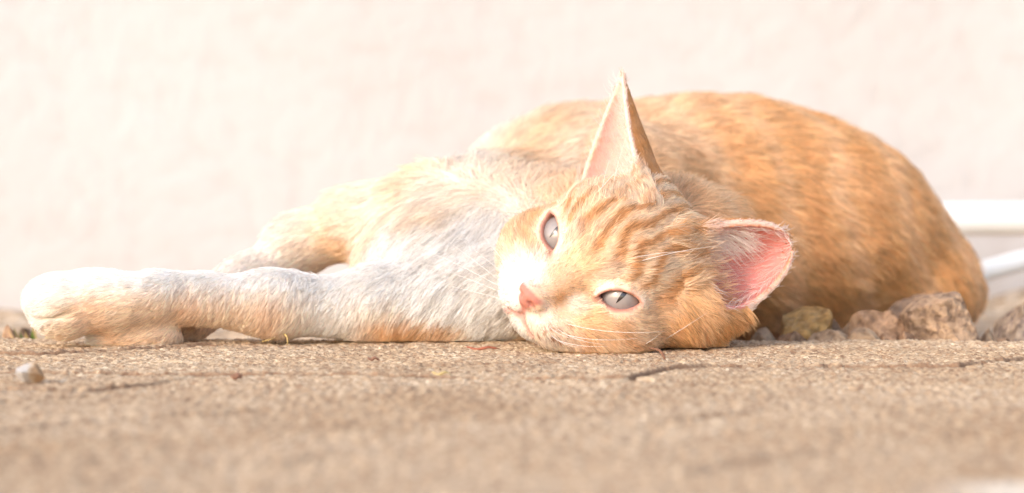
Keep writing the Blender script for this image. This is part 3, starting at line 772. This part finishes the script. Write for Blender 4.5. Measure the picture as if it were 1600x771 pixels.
# ---- fur
EAR_FRONT = [1 if e['w'][2] > 0 else -1 for e in EARS]        # which margin is the upper one
def make_fur():
    A_, B_, C_, D_ = (CV[CF[:, k]] for k in range(4))
    nrm = np.cross(C_-A_, D_-B_); area = np.linalg.norm(nrm, axis=1)/2; cen = (A_+B_+C_+D_)/4; nrm = unit(nrm)
    fth = vth[CF].mean(1); fin = vinner[CF].max(1); fbare = vbare[CF].max(1); fear = vear[CF].max(1)
    toc = unit(campos-cen); facing = (nrm*toc).sum(1)
    dens = np.where(fth > .5, 520e4, np.where(cen[:, 1] < 1.30, 430e4, 220e4))        # per m2
    dens = np.where(fear > .3, 420e4, dens)
    dens = dens*np.where(facing > -.15, 1.0, .18)
    dens = dens*np.where((fbare > .5), 0, 1)*np.where(fin > 0, .05, 1)
    dens = dens*np.where((cen[:, 2] < -.012), .3, 1)
    cnt = rng.poisson(area*dens); f = np.repeat(np.arange(len(CF)), cnt); N_ = len(f)
    a1, a2 = rng.random((2, N_))
    wq = np.stack([(1-a1)*(1-a2), a1*(1-a2), a1*a2, (1-a1)*a2], 1)[..., None]
    root = (CV[CF[f]]*wq).sum(1); nor = unit((CN[CF[f]]*wq).sum(1))
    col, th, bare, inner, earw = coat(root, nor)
    earbase = np.zeros(N_, bool)
    # flow
    fw = np.zeros((N_, 3)); ln = np.zeros(N_); ws = np.zeros(N_)
    for b in BODY:
        d = body_prim(root, b); w_ = np.exp(-np.clip(d, 0, .1)/.006); fw += w_[:, None]*b[3]; ln += w_*b[4]; ws += w_
    fw = unit(fw); ln = ln/np.maximum(ws, 1e-12)
    C = to_head(root)
    rad = C-np.array([0, 3.2, -1.6]); dn = np.linalg.norm(rad, axis=1)
    hv = unit(rad)+np.array([0, -.55, .10])
    sx_ = np.sign(C[:, 0]); low_ = sstep(-.5, -2.5, C[:, 2]); hv = hv+low_[:, None]*np.stack([.35*sx_, -.3+0*sx_, -.25+0*sx_], 1)
    eyed = np.full(N_, 9.0)
    for e in EYES:
        al, zz = almond(C, e); q = C-e[0]; q = q-(q@e[1])[:, None]*e[1]
        hv += 1.5*(np.exp(-np.clip(al, 0, 9)/.30)*(zz > -.2))[:, None]*unit(q); eyed = np.minimum(eyed, np.where(zz > -.3, al, 9))
    hw = unit(hv)@HM.T
    hl = .0024+.0056*sstep(1.0, 5.0, dn)+.004*sstep(.5, -2.0, C[:, 2])*sstep(2.5, 5.5, dn)
    hl = np.minimum(hl, .0012+.0060*np.clip(eyed, 0, 2)); ld_ = np.minimum(cone(C, (-.05, 3.0, -2.48), (0, 2.5, -2.96), 0, 0), cone(C, (0, 2.46, -2.98), (.88, 2.35, -3.2), 0, 0)); hl = np.minimum(hl, .0010+.0045*np.clip(ld_, 0, 1))
    fw = unit(lerp(fw, hw, th)); ln = ln*(1-th)+hl*th
    for k, e in enumerate(EARS):
        m = (earw > .3) & (np.abs(ear_sdf(root, e)) < .003)
        fw[m] = unit(e['ax']+.15*nor[m]); ln[m] = .0042
        s, x, y, r = ear_local(root, e)
        rimz = m & (s > .90); ln[m] = .0030 if k == 0 else .0022; ln[rimz] = .0045
        if k == 0:
            mb = (th > .4) & (inner == 0) & (s > -.30) & (s < .08) & (np.hypot(x, y) < 1.35*r) & (y > -.1*r)
            fw[mb] = unit(e['ax']+.2*e['o']); ln[mb] = .006; earbase[mb] = True; col[mb] = lerp(col[mb], CREAM*1.04, .5*sstep(.2, -.4, x[mb]*EAR_FRONT[0]/e['r0'])*0+.30*np.ones(mb.sum()))
        if k == 1:                                            # cheek hair that stands up into the mouth of the ear
            mb = (th > .4) & (inner == 0) & (s > -.45) & (s < .05) & (np.hypot(x, y) < 1.5*r) & (y > -.2*r)
            fw[mb] = unit(e['ax']+.25*e['o']-.1*e['w']*EAR_FRONT[1]); ln[mb] = .011; earbase[mb] = True
        mi = inner == k+1
        fw[mi] = unit(e['ax']*.8+e['o']*.6); ln[mi] = .006
    # tangent with locks: noise-driven sway, stronger on the body
    sway = np.stack([noise(root, 130, 201), noise(root, 130, 202), noise(root, 130, 203)], 1)
    sway2 = np.stack([noise(root, 420, 204), noise(root, 420, 205), noise(root, 420, 206)], 1)
    arm = sstep(-.05, -.08, root[:, 0]); amp = (.30*(1-th)*(1-.55*arm)+.20*th)[:, None]
    T = fw+amp*sway+.25*sway2+.13*rng.normal(size=(N_, 3))
    T = T-nor*(T*nor).sum(1)[:, None]; T = unit(T)
    lift = .50+.14*rng.normal(size=N_)+.18*noise(root, 170, 210)
    lift = np.where(th > .5, lift*.72, lift*(.85-.30*arm)); lift = np.where(earw > .3, .22, lift); lift = np.where(inner > 0, 1.0, lift); lift = np.where(earbase, .75, lift)
    ln = ln*np.clip(1+.22*rng.normal(size=N_), .45, 1.6)*(1+.25*noise(root, 120, 220))
    K = 5; t = np.linspace(0, 1, K)[None, :, None]
    L3 = ln[:, None, None]
    pos = root[:, None, :]-nor[:, None, :]*.0003+L3*(T[:, None, :]*(t*.96)+nor[:, None, :]*lift[:, None, None]*(t-.62*t*t))
    # locks: strands lean to a shared tip
    cell = .0042*np.ones(N_); cell[th > .5] = .0026
    key = np.floor(root/cell[:, None]+.35*sway2).astype(np.int64); kk = key[:, 0]*73856093 ^ key[:, 1]*19349663 ^ key[:, 2]*83492791
    _, inv = np.unique(kk, return_inverse=True); inv = inv.ravel()
    num = np.bincount(inv).astype(float); tipm = np.stack([np.bincount(inv, pos[:, -1, k])/num for k in range(3)], 1)[inv]
    pull = np.where(th > .5, .30, .34)*(inner == 0)*(earw < .3)
    dlt = (tipm-pos[:, -1]); dl = np.linalg.norm(dlt, axis=1, keepdims=True); dlt = dlt*np.minimum(1, .004/np.maximum(dl, 1e-9))
    pos = pos+dlt[:, None, :]*(pull[:, None, None]*t**1.5)
    lockv = _hash(inv.astype(np.int64), inv*0, inv*0+3, 5)
    # stay above the paving
    fl = np.where(pos[..., 1] < edge_y(pos[..., 0]), .0012, -.05); pos[..., 2] = np.maximum(pos[..., 2], fl+.0006*rng.random(N_)[:, None])
    jit = np.clip(1+.17*rng.normal(size=N_)+.34*(1-.5*arm)*(lockv-.5), .45, 1.35)[:, None]
    sc = np.clip(col*jit, .01, .95)
    sc = np.where((inner > 0)[:, None], np.array([.86, .78, .74]), sc)
    rr = np.where(th > .5, .00015, np.where(root[:, 1] < 1.30, .00014, .00023)); rr = np.where(inner > 0, .00008, rr)
    rp = rr[:, None]*np.array([1, 1, .9, .65, .2])[None]
    return pos, rp, sc
def tufts():
    # long pale hairs across the openings of the ears
    P, R_, C_ = [], [], []
    t = np.linspace(0, 1, 5)[:, None]
    for k, e in enumerate(EARS):
        n_ = 340 if k else 900
        for i in range(n_):
            s = rng.uniform(-.10, .55) if k else rng.uniform(-.1, .75); r = e['r0']*max(0, 1-s)**e['p']
            if k:                                                    # near (upper) margin of the lower ear, swept across the bowl
                ang = rng.uniform(.35, .98)
                wv = -1 if EAR_FRONT[k] < 0 else 1
                p0_ = e['b']+e['ax']*s*e['L']+e['w']*wv*r*ang*.95+e['o']*e['dep']*(-math.sqrt(max(0, 1-ang*ang))*r*.9)
                d = unit(e['ax']*rng.uniform(.2, 1.0)-e['w']*wv*rng.uniform(.15, .9)+e['o']*rng.uniform(.25, .7)+.12*rng.normal(size=3)); L = rng.uniform(.009, .020)*(1-.4*max(s, 0))
            else:
                ang = rng.uniform(-.9, .9)
                p0_ = e['b']+e['ax']*s*e['L']+e['w']*r*ang*.95+e['o']*e['dep']*(-math.sqrt(max(0, 1-ang*ang))*r*.92)
                d = unit(e['ax']*rng.uniform(.6, 1.0)+e['o']*rng.uniform(.2, .6)+.15*rng.normal(size=3)); L = rng.uniform(.004, .010)*(1-.4*max(s, 0))
            bend = -e['w']*(.25 if k else .1)*(-1 if EAR_FRONT[k] < 0 else 1)
            P.append(p0_+L*(d*t+bend*t*t*.6)); R_.append(np.array([1, 1, .8, .5, .15])*.00013); C_.append(np.array([.93, .84, .77])*rng.uniform(.85, 1.05))
    e = EARS[1]
    for i in range(420):
        s = rng.uniform(-.22, .08); ang = rng.uniform(-.75, .98)*EAR_FRONT[1]; r = e['r0']
        p0_ = e['b']+e['ax']*s*e['L']+e['w']*r*ang+e['o']*e['dep']*r*rng.uniform(-.2, .35)
        d = unit(e['ax']*rng.uniform(.7, 1.1)-e['w']*EAR_FRONT[1]*rng.uniform(-.1, .45)+e['o']*rng.uniform(.1, .5)+.12*rng.normal(size=3)); L = rng.uniform(.006, .012)
        f_ = (ang*EAR_FRONT[1]+.75)/1.7
        P.append(p0_+L*(d*t+e['o']*-.18*t*t)); R_.append(np.array([1, 1, .8, .5, .15])*.00014)
        C_.append((np.array([.74, .42, .20])*(1-f_)+np.array([.86, .66, .48])*f_)*rng.uniform(.75, 1.1))
    return np.array(P), np.array(R_), np.clip(np.array(C_), 0, .95)
def curves_obj(name, pos, rad, col, mat, parent):
    n_, K = pos.shape[:2]
    cu = bpy.data.hair_curves.new(name); cu.add_curves([K]*n_)
    cu.attributes['position'].data.foreach_set('vector', pos.astype(np.float32).ravel())
    ra = cu.attributes.get('radius') or cu.attributes.new('radius', 'FLOAT', 'POINT'); ra.data.foreach_set('value', rad.astype(np.float32).ravel())
    c_ = cu.attributes.new('strand_color', 'FLOAT_COLOR', 'CURVE')
    c_.data.foreach_set('color', np.concatenate([col, np.ones((n_, 1))], 1).astype(np.float32).ravel())
    cu.materials.append(mat); o = bpy.data.objects.new(name, cu); COL.objects.link(o); o.parent = parent
    return o
pos, rad, sc = make_fur()
fo = curves_obj('fur', pos, rad, sc, m_fur, cat); fo['kind'] = 'stuff'
pos, rad, sc = tufts()
fo = curves_obj('ear_hair', pos, rad, sc, m_fur, cat); fo['kind'] = 'stuff'

# ---- whiskers: each a tapered hair rooted on the face
def whisker(p, d, L, bend, r=.00017):
    t = np.linspace(0, 1, 9)[:, None]; p = np.asarray(p, float); d = unit(np.asarray(d, float)); bend = np.asarray(bend, float)
    tube('whisker', p+L*(d*t+bend*t*t), r*(1-.85*t[:, 0]), m_whisker, cat, n=5)
def rooted(u, v, u2, v2, dy, L, bend, r=.00015):
    p_ = surf(u, v); whisker(p_, at(u2, v2, p_[1]+dy)-p_, L, bend, r)
rooted(985, 413, 1110, 374, -.004, .045, (0, 0, -.10), .00017)
rooted(978, 406, 1090, 378, -.006, .034, (0, 0, -.12), .00015)
rooted(958, 290, 972, 215, -.006, .026, (.1, 0, .05)); rooted(930, 305, 985, 240, -.010, .024, (.1, 0, .05)); rooted(940, 298, 952, 235, -.008, .020, (.08, 0, .03))
for (u, v, u2, v2, L) in ((800, 440, 700, 350, .042), (797, 452, 660, 338, .055), (795, 462, 650, 398, .048), (797, 472, 670, 432, .042), (804, 432, 722, 318, .038), (796, 456, 640, 368, .060)):
    rooted(u, v, u2, v2, .004, L, (0, 0, -.07))
for (u, v, u2, v2, dy, L) in ((872, 515, 935, 560, -.03, .034), (884, 523, 985, 552, -.03, .040), (861, 524, 905, 566, -.03, .028), (888, 507, 1010, 540, -.02, .046), (859, 511, 900, 552, -.03, .030), (872, 532, 960, 566, -.03, .030)):
    rooted(u, v, u2, v2, dy, L, (.12, 0, .16))
rooted(1040, 530, 1105, 492, -.015, .024, (.1, 0, .1)); rooted(1005, 540, 1045, 518, -.012, .013, (0, 0, .1))
